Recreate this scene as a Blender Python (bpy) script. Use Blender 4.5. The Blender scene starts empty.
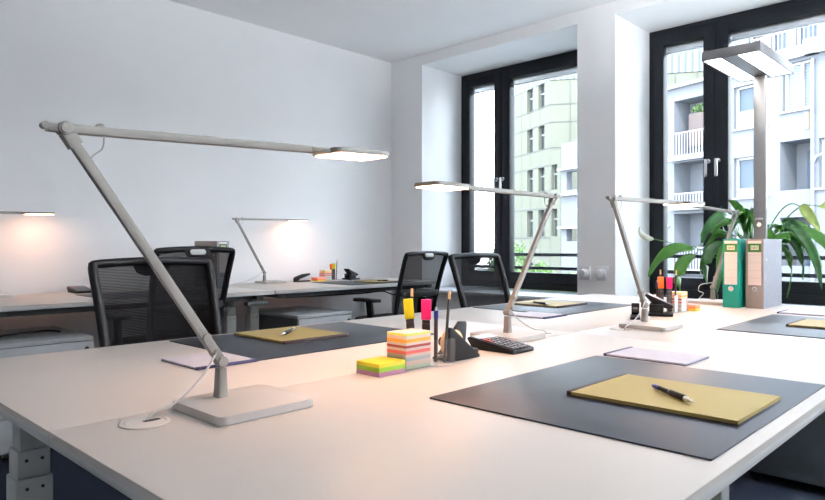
import bpy, bmesh, math, random
from mathutils import Vector, Matrix, Euler
random.seed(7)
C = bpy.context.scene.collection
PI = math.pi
TOP = 0.74            # height of the desk tops above the floor
CAMZ = 1.031
CS, CC = math.sin(math.atan2(627.5, 652)), math.cos(math.atan2(627.5, 652))

# ------------------------------------------------------------------ materials
MATS = {}
def mat(name, col, rough=.5, metal=0., var=.04, scale=30., bump=0., bscale=200., spec=.5, emit=None, estr=0., coat=0.):
    if name in MATS: return MATS[name]
    m = bpy.data.materials.new(name); m.use_nodes = True
    nt = m.node_tree; b = nt.nodes['Principled BSDF']
    tc = nt.nodes.new('ShaderNodeTexCoord'); nz = nt.nodes.new('ShaderNodeTexNoise')
    nz.inputs['Scale'].default_value = scale; nz.inputs['Detail'].default_value = 3
    nt.links.new(tc.outputs['Object'], nz.inputs['Vector'])
    rp = nt.nodes.new('ShaderNodeValToRGB')
    c = col
    rp.color_ramp.elements[0].position = .3; rp.color_ramp.elements[1].position = .7
    rp.color_ramp.elements[0].color = (c[0]*(1-var), c[1]*(1-var), c[2]*(1-var), 1)
    rp.color_ramp.elements[1].color = (min(1, c[0]*(1+var)), min(1, c[1]*(1+var)), min(1, c[2]*(1+var)), 1)
    nt.links.new(nz.outputs['Fac'], rp.inputs['Fac']); nt.links.new(rp.outputs['Color'], b.inputs['Base Color'])
    b.inputs['Roughness'].default_value = rough; b.inputs['Metallic'].default_value = metal
    b.inputs['Specular IOR Level'].default_value = spec
    b.inputs['Coat Weight'].default_value = coat
    if bump:
        n2 = nt.nodes.new('ShaderNodeTexNoise'); n2.inputs['Scale'].default_value = bscale
        nt.links.new(tc.outputs['Object'], n2.inputs['Vector'])
        bp = nt.nodes.new('ShaderNodeBump'); bp.inputs['Strength'].default_value = bump; bp.inputs['Distance'].default_value = .002
        nt.links.new(n2.outputs['Fac'], bp.inputs['Height']); nt.links.new(bp.outputs['Normal'], b.inputs['Normal'])
    if emit:
        b.inputs['Emission Color'].default_value = (*emit, 1); b.inputs['Emission Strength'].default_value = estr
    MATS[name] = m
    return m

def see_through(name, col, opacity, rough=.1, wave=0.):
    """a sheet one can look through: clear film, acrylic or woven mesh"""
    m = bpy.data.materials.new(name); m.use_nodes = True
    nt = m.node_tree; b = nt.nodes['Principled BSDF']; out = nt.nodes['Material Output']
    b.inputs['Base Color'].default_value = (*col, 1); b.inputs['Roughness'].default_value = rough
    if wave: b.inputs['Specular IOR Level'].default_value = .1
    tr = nt.nodes.new('ShaderNodeBsdfTransparent'); mx = nt.nodes.new('ShaderNodeMixShader')
    nt.links.new(tr.outputs[0], mx.inputs[1]); nt.links.new(b.outputs[0], mx.inputs[2]); nt.links.new(mx.outputs[0], out.inputs[0])
    if wave:
        tc = nt.nodes.new('ShaderNodeTexCoord'); w = nt.nodes.new('ShaderNodeTexWave'); w.bands_direction = 'Z'
        w.inputs['Scale'].default_value = wave; w.inputs['Distortion'].default_value = .6; w.inputs['Detail'].default_value = 1
        nt.links.new(tc.outputs['Object'], w.inputs['Vector'])
        mr = nt.nodes.new('ShaderNodeMapRange'); mr.inputs['To Min'].default_value = max(0, opacity-.2); mr.inputs['To Max'].default_value = min(1, opacity+.12)
        nt.links.new(w.outputs['Fac'], mr.inputs['Value']); nt.links.new(mr.outputs[0], mx.inputs[0])
    else:
        fr = nt.nodes.new('ShaderNodeFresnel'); fr.inputs['IOR'].default_value = 1.25 if name == 'window glass' else 1.10
        ad = nt.nodes.new('ShaderNodeMath'); ad.operation = 'ADD'; ad.use_clamp = True; ad.inputs[1].default_value = opacity
        nt.links.new(fr.outputs[0], ad.inputs[0]); nt.links.new(ad.outputs[0], mx.inputs[0])
    MATS[name] = m
    return m

def stripes(name, cols, axis, period, rough=.6, spec=.4):
    """coloured paper layers, stacked along one axis, repeating every period metres"""
    m = bpy.data.materials.new(name); m.use_nodes = True
    nt = m.node_tree; b = nt.nodes['Principled BSDF']; b.inputs['Roughness'].default_value = rough; b.inputs['Specular IOR Level'].default_value = spec
    tc = nt.nodes.new('ShaderNodeTexCoord'); sp = nt.nodes.new('ShaderNodeSeparateXYZ'); nt.links.new(tc.outputs['Object'], sp.inputs[0])
    mu = nt.nodes.new('ShaderNodeMath'); mu.operation = 'DIVIDE'; mu.inputs[1].default_value = period
    nt.links.new(sp.outputs[axis], mu.inputs[0])
    fr = nt.nodes.new('ShaderNodeMath'); fr.operation = 'FRACT'; nt.links.new(mu.outputs[0], fr.inputs[0])
    rp = nt.nodes.new('ShaderNodeValToRGB'); rp.color_ramp.interpolation = 'CONSTANT'
    e = rp.color_ramp.elements
    while len(e) < len(cols): e.new(.5)
    for i, (p, c) in enumerate(cols): e[i].position = p
    for i, (p, c) in enumerate(cols): e[i].color = (*c, 1)
    nt.links.new(fr.outputs[0], rp.inputs['Fac']); nt.links.new(rp.outputs['Color'], b.inputs['Base Color'])
    MATS[name] = m
    return m

mat('wall paint', (.87, .865, .87), .9, var=.012, scale=3, bump=.12, bscale=350)
mat('wall paint grey', (.50, .49, .49), .9, var=.012, scale=3, bump=.12, bscale=350)
mat('ceiling paint', (.92, .92, .93), .95, var=.01, scale=3)
mat('carpet', (.016, .020, .032), 1., var=.5, scale=260, bump=.9, bscale=500, spec=.1)
mat('window frame', (.008, .010, .014), .5, var=.05, spec=.25)
mat('sill white', (.72, .74, .77), .35)
mat('desk white', (.57, .53, .49), .42, var=.008, scale=8, bump=.04, bscale=900, spec=.22)
mat('desk edge', (.50, .50, .49), .45, var=.01)
mat('leg grey', (.44, .45, .43), .45, metal=.15)
mat('black metal', (.012, .012, .014), .45)
mat('black plastic', (.004, .004, .005), .48, spec=.22, bump=.15, bscale=600)
mat('black soft', (.008, .008, .009), .8, bump=.5, bscale=500)
mat('dark grey side', (.085, .095, .105), .55)
mat('cabinet white', (.42, .43, .44), .45)
mat('lamp silver', (.24, .225, .205), .45, metal=.15, var=.02)
mat('lamp base', (.46, .43, .40), .5, metal=.1, var=.02)
mat('cable white', (.55, .52, .50), .5)
mat('chrome', (.75, .75, .76), .22, metal=1.)
mat('steel', (.55, .55, .56), .35, metal=.9)
mat('pad charcoal', (.012, .017, .028), .38, var=.06, scale=500, bump=.25, bscale=1200, spec=.4)
mat('binding dark', (.035, .020, .018), .6)
mat('binding navy', (.03, .03, .09), .6)
mat('paper lilac', (.50, .475, .53), .75)
mat('card back', (.33, .25, .12), .8)
mat('pad paper edge', (.27, .20, .05), .8)
mat('green binder', (.0, .27, .21), .45, bump=.1)
mat('grey binder spine', (.30, .25, .225), .5, bump=.1)
mat('grey binder side', (.34, .36, .41), .5, bump=.1)
mat('label green', (.05, .20, .04), .5)
mat('label cream', (.85, .82, .62), .6)
mat('marker ink', (.10, .13, .03), .6)
mat('highlighter yellow', (.66, .62, .0), .4)
mat('highlighter pink', (.80, .005, .15), .4)
mat('highlighter orange', (1., .16, .01), .4)
mat('marker body', (.03, .018, .016), .35)
mat('pen blue', (.01, .02, .22), .3)
mat('wood tip', (.62, .42, .22), .6)
mat('pencil dark', (.02, .014, .012), .4)
mat('lcd', (.22, .26, .26), .2)
mat('key grey', (.10, .10, .11), .4)
mat('key red', (.28, .035, .03), .4)
mat('tape tan', (.75, .48, .18), .3)
mat('leaf green', (.055, .20, .02), .35, var=.25, scale=12, spec=.5)
mat('leaf dark', (.026, .115, .025), .3, var=.3, scale=12, spec=.5)
mat('stem green', (.10, .22, .05), .5)
mat('spathe white', (.75, .80, .68), .5)
mat('spathe green', (.42, .56, .16), .5, var=.2, scale=25)
mat('pot white', (.70, .70, .68), .4)
mat('soil', (.05, .035, .025), 1.)
mat('led panel', (.9, .9, .9), .5, emit=(1., .97, .92), estr=3.6)
mat('led up', (.9, .9, .9), .5, emit=(.90, .95, 1.), estr=16.)
mat('led up added fill', (.9, .9, .9), .5, emit=(.90, .95, 1.), estr=950.)  # strong uplight of the added unseen floor lamp
mat('desk led', (.9, .9, .9), .5, emit=(1., .54, .31), estr=23.)
mat('desk led dimmed', (.9, .9, .9), .5, emit=(1., .50, .28), estr=8.5)
mat('floor lamp grey', (.25, .245, .25), .4, metal=.4)
mat('facade white', (.118, .126, .142), .95, spec=.05, var=.05, scale=.6)
mat('facade white slab', (.17, .177, .19), .85)
mat('facade cream', (.10, .103, .083), .95, spec=.05, var=.06, scale=.5)
mat('facade joint', (.035, .038, .035), .8)
mat('parapet ribbed', (.13, .14, .143), .6)
mat('opening dark', (.022, .028, .031), .3)
mat('window white', (.27, .28, .29), .6)
mat('pane blue', (.05, .068, .09), .35, spec=.2)
mat('pane warm', (.13, .11, .08), .4)
mat('rail white', (.26, .26, .29), .6)
mat('downpipe', (.15, .18, .23), .5)
mat('planter wood', (.065, .048, .045), .8)
mat('outdoor ground', (.16, .165, .16), .95, var=.1, scale=.5)
mat('roof dark', (.14, .14, .15), .8)
mat('bush leaf', (.055, .115, .022), .6, var=.35, scale=3)
mat('orange cloth', (.75, .30, .12), .8)
see_through('window glass', (.8, .85, .85), .0, .02)
see_through('acrylic', (.9, .9, .92), .03, .02)
see_through('chair mesh', (.005, .005, .006), .90, .8, wave=60)
stripes('legal yellow', [(0, (.33, .25, .072)), (.9, (.27, .205, .065))], 0, .0085)
P_ = (.66, .55, .48)
stripes('striped cube', [(0, (.42, .55, .42)), (.10, P_), (.22, (.35, .45, .50)), (.31, P_), (.40, (.80, .12, .10)), (.49, P_), (.56, (.33, .01, .01)), (.63, P_), (.70, (.95, .38, .05)), (.80, P_), (.88, (.68, .72, .10)), (.94, P_)], 2, .0875)
stripes('note tricolour', [(0, (.42, .20, .30)), (.33, (.22, .40, .02)), (.66, (.60, .50, .02))], 2, .0298)
stripes('note warm', [(0, (.85, .55, .05)), (.33, (.95, .25, .08)), (.66, (.95, .35, .30))], 2, .0315)
stripes('label lines', [(0, (.86, .74, .69)), (.94, (.72, .60, .56))], 2, .035)
stripes('facade panels', [(0, (.10, .103, .083)), (.96, (.045, .048, .04))], 1, 1.35, .95, .05)
stripes('ribs', [(0, (.14, .15, .15)), (.55, (.08, .09, .093))], 1, .62, .95, .05)
stripes('side ribs', [(0, (.125, .135, .14)), (.6, (.075, .085, .09))], 0, .42, .95, .05)
stripes('shutter', [(0, (.14, .165, .19)), (.5, (.09, .11, .135))], 2, .11)

# ------------------------------------------------------------------ mesh helpers
def new(): return bmesh.new()
def merge(bm, t, M=None):
    if M is not None: bmesh.ops.transform(t, matrix=M, verts=t.verts)
    me = bpy.data.meshes.new('tmp'); t.to_mesh(me); t.free(); bm.from_mesh(me); bpy.data.meshes.remove(me)
def box(bm, x0, x1, y0, y1, z0, z1, bev=0., seg=2, M=None):
    t = bmesh.new(); bmesh.ops.create_cube(t, size=1)
    for v in t.verts: v.co = Vector(((x0+x1)/2+v.co.x*(x1-x0), (y0+y1)/2+v.co.y*(y1-y0), (z0+z1)/2+v.co.z*(z1-z0)))
    if bev: bmesh.ops.bevel(t, geom=t.edges[:], offset=bev, segments=seg, profile=.5, affect='EDGES')
    merge(bm, t, M)
def plate(bm, x0, x1, y0, y1, z0, z1, r=.02, bev=.001, M=None, n=6):
    """flat plate with rounded corners in plan"""
    t = bmesh.new(); pts = []
    for cx, cy, a in ((x1-r, y1-r, 0), (x0+r, y1-r, 90), (x0+r, y0+r, 180), (x1-r, y0+r, 270)):
        for i in range(n+1):
            q = math.radians(a+90*i/n); pts.append((cx+r*math.cos(q), cy+r*math.sin(q)))
    lo = [t.verts.new((x, y, z0)) for x, y in pts]; hi = [t.verts.new((x, y, z1)) for x, y in pts]
    k = len(pts); t.faces.new(lo[::-1]); top = t.faces.new(hi)
    for i in range(k): t.faces.new((lo[i], lo[(i+1) % k], hi[(i+1) % k], hi[i]))
    if bev: bmesh.ops.bevel(t, geom=list(top.edges), offset=bev, segments=2, profile=.5, affect='EDGES')
    merge(bm, t, M)
def cyl(bm, p0, p1, r0, r1=None, n=20, bev=0.):
    r1 = r0 if r1 is None else r1
    p0 = Vector(p0); p1 = Vector(p1); d = p1-p0
    t = bmesh.new(); bmesh.ops.create_cone(t, cap_ends=True, segments=n, radius1=r0, radius2=r1, depth=d.length)
    if bev:
        es = [e for e in t.edges if e.is_boundary or abs(e.verts[0].co.z-e.verts[1].co.z) < 1e-7]
        bmesh.ops.bevel(t, geom=es, offset=bev, segments=2, profile=.5, affect='EDGES')
    merge(bm, t, Matrix.Translation((p0+p1)/2) @ d.to_track_quat('Z', 'Y').to_matrix().to_4x4())
def smoothpath(pts, n=6):
    P = [Vector(p) for p in pts]; out = []
    for i in range(len(P)-1):
        a = P[max(i-1, 0)]; b = P[i]; c = P[i+1]; d = P[min(i+2, len(P)-1)]
        for k in range(n):
            t = k/n
            out.append(.5*((2*b)+(-a+c)*t+(2*a-5*b+4*c-d)*t*t+(-a+3*b-3*c+d)*t**3))
    out.append(P[-1]); return out
def sweep(bm, pts, prof, up=(0, 0, 1), closed=False, cap=True):
    """sweep a closed 2D profile [(a, b)] along pts; a along side vector, b along local up"""
    P = [Vector(p) for p in pts]; n = len(P); up = Vector(up); rings = []
    for i, p in enumerate(P):
        if closed: tn = P[(i+1) % n]-P[i-1]
        else: tn = P[min(i+1, n-1)]-P[max(i-1, 0)]
        tn.normalize(); s = tn.cross(up)
        if s.length < 1e-4: s = tn.cross(Vector((1, 0, 0)))
        s.normalize(); u = s.cross(tn).normalized()
        pr = prof(i/(n-1)) if callable(prof) else prof
        rings.append([bm.verts.new(p+s*a+u*b) for a, b in pr])
    k = len(rings[0])
    for i in range(n if closed else n-1):
        A = rings[i]; B = rings[(i+1) % n]
        for j in range(k): bm.faces.new((A[j], A[(j+1) % k], B[(j+1) % k], B[j]))
    if cap and not closed: bm.faces.new(rings[0]); bm.faces.new(rings[-1][::-1])
def tube(bm, pts, r, n=10, closed=False, up=(0, 0, 1)):
    sweep(bm, pts, [(r*math.cos(2*PI*i/n), r*math.sin(2*PI*i/n)) for i in range(n)], up, closed)
def rrect(w, h, r=.3, n=4):
    r = min(w, h)/2*r*2 if r < .5 else min(w, h)/2*.98
    o = []
    for cx, cy, a in ((w/2-r, h/2-r, 0), (-w/2+r, h/2-r, 90), (-w/2+r, -h/2+r, 180), (w/2-r, -h/2+r, 270)):
        for i in range(n):
            q = math.radians(a+90*i/(n-1)); o.append((cx+r*math.cos(q), cy+r*math.sin(q)))
    return o
def bar(bm, p0, p1, w, h, up=(0, 0, 1), r=.07): sweep(bm, [p0, p1], rrect(w, h, r), up)
def prism(bm, poly, y0, y1, bev=0., M=None):
    """poly in (x, z), extruded along y"""
    t = bmesh.new(); a = [t.verts.new((x, y0, z)) for x, z in poly]; b = [t.verts.new((x, y1, z)) for x, z in poly]; k = len(a)
    t.faces.new(a); t.faces.new(b[::-1])
    for i in range(k): t.faces.new((a[i], b[i], b[(i+1) % k], a[(i+1) % k]))
    bmesh.ops.recalc_face_normals(t, faces=t.faces)
    if bev: bmesh.ops.bevel(t, geom=t.edges[:], offset=bev, segments=2, profile=.5, affect='EDGES')
    merge(bm, t, M)
def lathe(bm, prof, n=24, c=(0, 0, 0)):
    rings = [[bm.verts.new((c[0]+r*math.cos(2*PI*i/n), c[1]+r*math.sin(2*PI*i/n), c[2]+z)) for i in range(n)] for r, z in prof]
    for A, B in zip(rings, rings[1:]):
        for i in range(n): bm.faces.new((A[i], A[(i+1) % n], B[(i+1) % n], B[i]))
    bm.faces.new(rings[0][::-1]); bm.faces.new(rings[-1])
def obj(name, bm, m, parent=None, loc=None, rotz=0, smooth=None):
    bmesh.ops.recalc_face_normals(bm, faces=bm.faces)
    me = bpy.data.meshes.new(name); bm.to_mesh(me); bm.free()
    me.materials.append(MATS[m] if isinstance(m, str) else m)
    o = bpy.data.objects.new(name, me); C.objects.link(o)
    if parent: o.parent = parent
    if loc: o.location = loc
    o.rotation_euler.z = rotz
    me.shade_smooth()
    try: me.set_sharp_from_angle(angle=math.radians(smooth if smooth else 35))
    except Exception: pass
    return o
def tag(o, label, cat, group=None, kind=None):
    o['label'] = label; o['category'] = cat
    if group: o['group'] = group
    if kind: o['kind'] = kind
    return o
def thing(name, label, cat, loc=(0, 0, 0), rotz=0, group=None):
    o = bpy.data.objects.new(name, None); C.objects.link(o); o.empty_display_size = .05
    o.location = loc; o.rotation_euler.z = rotz
    return tag(o, label, cat, group)
def struct(name, bm, m, parent=None, **k):
    o = obj(name, bm, m, parent, **k)
    if parent is None: o['kind'] = 'structure'
    return o
def copy_tree(o, parent=None):
    c = o.copy(); C.objects.link(c); c.parent = parent
    for ch in o.children: copy_tree(ch, c)
    return c
def again(root, loc, rotz, label, group=None):
    c = copy_tree(root); c.location = loc; c.rotation_euler.z = rotz; c['label'] = label
    if group: c['group'] = group
    return c
def at(u, v, X):
    """the point of the plane x = X seen at (u, v)"""
    k = (u-412.5)/652; d = X/(k*CS+CC)
    return Vector((X, d*(-k*CC+CS), CAMZ-(v-245)/652*d))

# ------------------------------------------------------------------ the room
WX, WY, CEIL = 4.27, 4.385, 2.739
bm = new(); box(bm, -2.4, 5.05, -3.2, WY+.15, -.05, 0); struct('floor', bm, 'carpet')
bm = new(); box(bm, -2.4, 5.05, -3.2, WY+.15, CEIL, CEIL+.1); struct('ceiling', bm, 'ceiling paint')
bm = new(); box(bm, -2.4, 5.05, WY, WY+.15, 0, CEIL); struct('wall_left', bm, 'wall paint')
bm = new(); box(bm, -2.55, -2.4, -3.2, WY+.15, 0, CEIL); struct('wall_back', bm, 'wall paint')
bm = new(); box(bm, -2.55, 5.05, -3.35, -3.2, 0, CEIL); struct('wall_near', bm, 'wall paint')
NZ0, NZ1 = .62, TOP+1.905
NICHES = [(2.437, 3.992), (.586, 2.141), (-1.265, .290), (-3.116, -1.561)]  # last two openings are out of view, added to let in more daylight
bm = new()
ys = [-3.2]+[q for n in sorted(NICHES) for q in n]+[WY]
for i in range(len(ys)-1):
    if i % 2 == 0: box(bm, WX, 5.05, ys[i], ys[i+1], 0, CEIL)
    else:
        box(bm, WX, 5.05, ys[i], ys[i+1], NZ1, CEIL)
        box(bm, WX+.03, 5.05, ys[i], ys[i+1], 0, NZ0-.001)
struct('wall_right', bm, 'wall paint')
bm = new()
box(bm, WX-.012, WX-.0005, -3.2, WY, 0, .07, .002); struct('baseboard_right', bm, 'sill white')
bm = new(); box(bm, -2.4, WX-.02, WY-.012, WY-.0005, 0, .07, .002); struct('baseboard_left', bm, 'sill white')

FX = 4.82     # inner face of the window frames
def make_window(n, y0, y1):
    z0, z1 = .642, NZ1-.001
    bm = new(); fw = .055
    box(bm, FX, FX+.08, y0+.001, y0+fw, z0, z1, .003); box(bm, FX, FX+.08, y1-fw, y1-.001, z0, z1, .003)
    box(bm, FX, FX+.08, y0+fw, y1-fw, z1-fw, z1, .003); box(bm, FX, FX+.08, y0+fw, y1-fw, z0, z0+fw+.02, .003)
    w = struct('window_%d' % n, bm, 'window frame')
    ym = y1-.49
    bm = new(); box(bm, FX-.012, FX+.07, ym-.020, ym+.020, z0+fw, z1-fw, .003); obj('mullion', bm, 'window frame', w)
    def sash(a, b, hside):
        bm = new(); s = .075; zz0, zz1 = z0+fw+.01, z1-fw+.005
        box(bm, FX-.02, FX+.06, a, a+s, zz0, zz1, .004); box(bm, FX-.02, FX+.06, b-s, b, zz0, zz1, .004)
        box(bm, FX-.02, FX+.06, a+s-.004, b-s+.004, zz1-s, zz1, .004); box(bm, FX-.02, FX+.06, a+s-.004, b-s+.004, zz0, zz0+s+.01, .004)
        so = obj('sash', bm, 'window frame', w)
        bm = new(); box(bm, FX+.02, FX+.032, a+s-.004, b-s+.004, zz0+s, zz1-s); obj('pane', bm, 'window glass', so)
        # blind packed under the top rail: head rail, slats, bottom bar
        bm = new(); zt = zz1-s
        box(bm, FX+.036, FX+.056, a+s+.002, b-s-.002, zt-.014, zt-.002, .002)
        for k in range(3): box(bm, FX+.037, FX+.055, a+s+.004, b-s-.004, zt-.022-k*.009, zt-.017-k*.009, .001)
        box(bm, FX+.036, FX+.056, a+s+.002, b-s-.002, zt-.056, zt-.044, .002)
        obj('blind', bm, 'steel', so)
        yh = b-s*.15 if hside else a+s/2
        bm = new(); hz = TOP+.885
        cyl(bm, (FX-.021, yh, hz), (FX-.032, yh, hz), .017, n=20, bev=.002)
        cyl(bm, (FX-.032, yh, hz), (FX-.066, yh, hz), .009, n=14)
        box(bm, FX-.078, FX-.062, yh-.011, yh+.011, hz-.115, hz+.012, .004)
        obj('handle', bm, 'chrome', so)
    sash(ym-.002+.012, y1-fw+.012, False)
    sash(y0+fw-.012, ym-.010, True)
    bm = new(); box(bm, WX-.03, FX+.0005, y0+.001, y1-.001, .615, .641, .004); s = struct('trim_%d' % n, bm, 'sill white')
    return w
for i, (a, b) in enumerate(NICHES): make_window(i+1, a, b)
RAILG = 'safety rails outside the windows'
rail_labels = ['pair of dark safety rails across the left window, shrubs behind them', 'pair of dark safety rails outside the window behind the potted plant', 'pair of dark safety rails outside the third window']
for i, (a, b) in enumerate(NICHES[:2]):
    t = thing('safety_railing', rail_labels[i], 'railing', (5.0, (a+b)/2, 0), 0, RAILG); h = (b-a)/2
    for z in (.825, .945):
        bm = new(); box(bm, -.012, .012, -h, h, z-.014, z+.014, .003); obj('rail', bm, 'window frame', t)

def wall_dial(y, label):
    t = thing('wall_dial', label, 'wall control', (WX, y, TOP+.088), 0, 'round dials on the wall pier')
    bm = new(); box(bm, -.014, -.0005, -.043, .043, -.05, .05, .004); obj('plate', bm, 'sill white', t)
    bm = new(); cyl(bm, (-.014, .004, 0), (-.030, .004, 0), .034, n=32, bev=.002); cyl(bm, (-.030, .004, 0), (-.052, .004, 0), .029, .026, n=32, bev=.003); obj('dial', bm, 'sill white', t)
wall_dial(2.370, 'white round dial on square plate beside the left window edge')
wall_dial(2.235, 'white round dial on square plate nearer the lamp with green binder')

# ------------------------------------------------------------------ desks
def make_desk(label, loc, front, group):
    """desk 1.6 x 0.8; local y runs 0 (outer front edge) to .8 (rear) times front"""
    t = thing('office_desk', label, 'desk', loc, 0, group); f = front
    def yy(a, b): return (min(a*f, b*f), max(a*f, b*f))
    wd = 1.6165 if 1.9 < loc[0] < 2 else 1.597; dp = .8262 if loc[1] < 1 else .8048; y0, y1 = yy(0, dp)
    bm = new(); box(bm, 0, wd, y0, y1, TOP-.003, TOP, .0012); box(bm,   .0008, wd-.0008, y0+.0008, y1-.0008, TOP-.012, TOP-.0029); obj('desktop', bm, 'desk white', t)
    bm = new(); e0, e1 = yy(.0012, dp-.0012); box(bm, .0012, wd-.0012, e0, e1, TOP-.025, TOP-.0121, .001); obj('edge_band', bm, 'desk edge', t)
    bm = new(); a, b = yy(.10, .14); box(bm, .10, 1.5, a, b, TOP-.062, TOP-.026, .003); a, b = yy(.66, .70); box(bm, .10, 1.5, a, b, TOP-.062, TOP-.026, .003)
    for x in (.055, 1.495): a, b = yy(.05, .75); box(bm, x, x+.05, a, b, TOP-.055, TOP-.0255, .003)
    obj('frame', bm, 'dark grey side' if group.startswith('desks along') else 'leg grey', t)
    for x in (.10, 1.497):
        a, b = yy(.375, .445)
        xx0, xx1 = (x-.049, x+.020) if x < 1 else (x-.020, x+.049)
        bm = new(); box(bm, xx0, xx1, a, b, .03, .555, .003)
        lg = obj('leg', bm, 'leg grey', t)
        bm = new(); box(bm, xx0+.004, xx1-.004, a+.004, b-.004, .5551, .612, .003); obj('middle_tube', bm, 'leg grey', lg)
        bm = new(); box(bm, xx0+.009, xx1-.009, a+.009, b-.009, .6121, TOP-.026, .003); obj('inner_tube', bm, 'leg grey', lg)
        for z in (.535, .592):
            for dx in (.02, .049):
                for ys_ in (a, b):
                    s_ = -1 if ys_ == a else 1; q = ys_ + (0 if z < .55 else -s_*.004)
                    bm = new(); cyl(bm, (xx0+dx, q, z), (xx0+dx, q+s_*.0015, z), .0035, n=10); obj('screw', bm, 'black metal', lg)
        a, b = yy(.06, .74); bm = new(); box(bm, xx0, xx1, a, b, .004, .0299, .006); obj('foot', bm, 'leg grey', t)
    return t
GB = 'desks of the central block'; GL = 'desks along the left wall'
make_desk('white height-adjustable desk nearest the camera, under the big olive legal pad', (.34, .293, 0), 1, GB)
make_desk('white desk with the two binders and far right desk pad', (1.9385, .293, 0), 1, GB)
make_desk('white desk on the left with a dark pad before the nearest mesh chair', (.34, 1.926, 0), -1, GB)
make_desk('white desk in front of the left window with tall silver lamp', (1.9385, 1.926, 0), -1, GB)
make_desk('white wall desk at the far left with only a glowing lamp', (-.80, 3.53, 0), 1, GL)
make_desk('white wall desk carrying a calculator, left of the grey binder', (.80, 3.53, 0), 1, GL)
make_desk('white wall desk in the corner with stapler, pens and sticky notes', (2.403, 3.53, 0), 1, GL)
t = thing('desk_control', 'grey push-button control box under the wall desk edge', 'desk control', (2.27, 3.56, TOP-.062-.03))
bm = new(); box(bm, -.05, .10, 0, .05, 0, .026, .004); obj('housing', bm, 'dark grey side', t)
bm = new()
for k in range(5): box(bm, -.03+k*.025, -.014+k*.025, -.002, .0005, .008, .018, .001)
obj('button', bm, 'black metal', t)
# pedestals
def make_pedestal(label, loc, rotz):
    t = thing('drawer_pedestal', label, 'drawer unit', loc, rotz, 'drawer pedestals under the desks')
    bm = new(); box(bm, -.23, .23, .012, .60, .045, .545, .003); obj('carcass', bm, 'dark grey side', t)
    bm = new(); box(bm, -.232, .232, -.002, .602, .5451, .565, .003); obj('lid', bm, 'cabinet white', t)
    for i, (a, b) in enumerate(((.05, .21), (.213, .373), (.376, .541))):
        bm = new(); box(bm, -.23, .23, -.008, .0118, a, b, .003); d = obj('drawer', bm, 'cabinet white', t)
        if i == 2:
            bm = new(); cyl(bm, (.195, -.008, b-.035), (.195, -.014, b-.035), .010, n=16); obj('lock', bm, 'black metal', d)
    for x in (-.18, .18):
        for y in (.07, .53): bm = new(); cyl(bm, (x-.012, y, .022), (x+.012, y, .022), .022, n=16); obj('caster', bm, 'black plastic', t)
    bm = new(); box(bm, -.2, .2, .04, .56, .038, .0449); obj('plinth', bm, 'black metal', t)
    return t
make_pedestal('white-fronted pedestal with lock under the corner wall desk', (2.786, 3.50, 0), 0)
make_pedestal('wide pale pedestal at the far left with a black cable on it', (1.045, 3.50, 0), 0)
make_pedestal('dark-sided pedestal under the desk at the lower right', (3.30, .37, 0), 0)
bm = new(); tube(bm, smoothpath([(.86, 3.72, .570), (.93, 3.68, .585), (1.02, 3.66, .592), (1.12, 3.70, .588), (1.20, 3.76, .570)]), .005)
tag(obj('power_cable', bm, 'black plastic'), 'black cable lying curved on the far left pedestal', 'cable')
bm = new(); tube(bm, smoothpath([(2.62, 3.72, .672), (2.9, 3.71, .668), (3.3, 3.71, .665), (3.5, 3.70, .670), (3.62, 3.70, .640), (3.78, 3.7, .622), (3.9, 3.72, .65), (3.93, 3.76, .675)]), .005)
tag(obj('power_cable', bm, 'black plastic'), 'black cable sagging beneath the corner wall desk', 'cable')

def grommet(x, y, label):
    t = thing('cable_grommet', label, 'cable outlet', (x, y, TOP), 0, 'round cable outlets in the desks')
    bm = new(); lathe(bm, [(.040, .0003), (.040, .0016), (.038, .0022), (.033, .0022), (.032, .0012)], 40); obj('ring', bm, 'desk white', t)
    bm = new(); lathe(bm, [(.0315, .0004), (.0315, .0020)], 40); obj('cap', bm, 'desk white', t)
    bm = new(); box(bm, -.002, .026, -.004, .006, .0021, .0026); obj('slot', bm, 'binding dark', t)
grommet(.465, 1.055, 'white round cable outlet left of the nearest lamp base')
grommet(1.83, 1.155, 'white round cable outlet beside the lamp in front of the left window')
grommet(2.13, 1.045, 'white round cable outlet by the lamp next to the hole punch')

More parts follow.
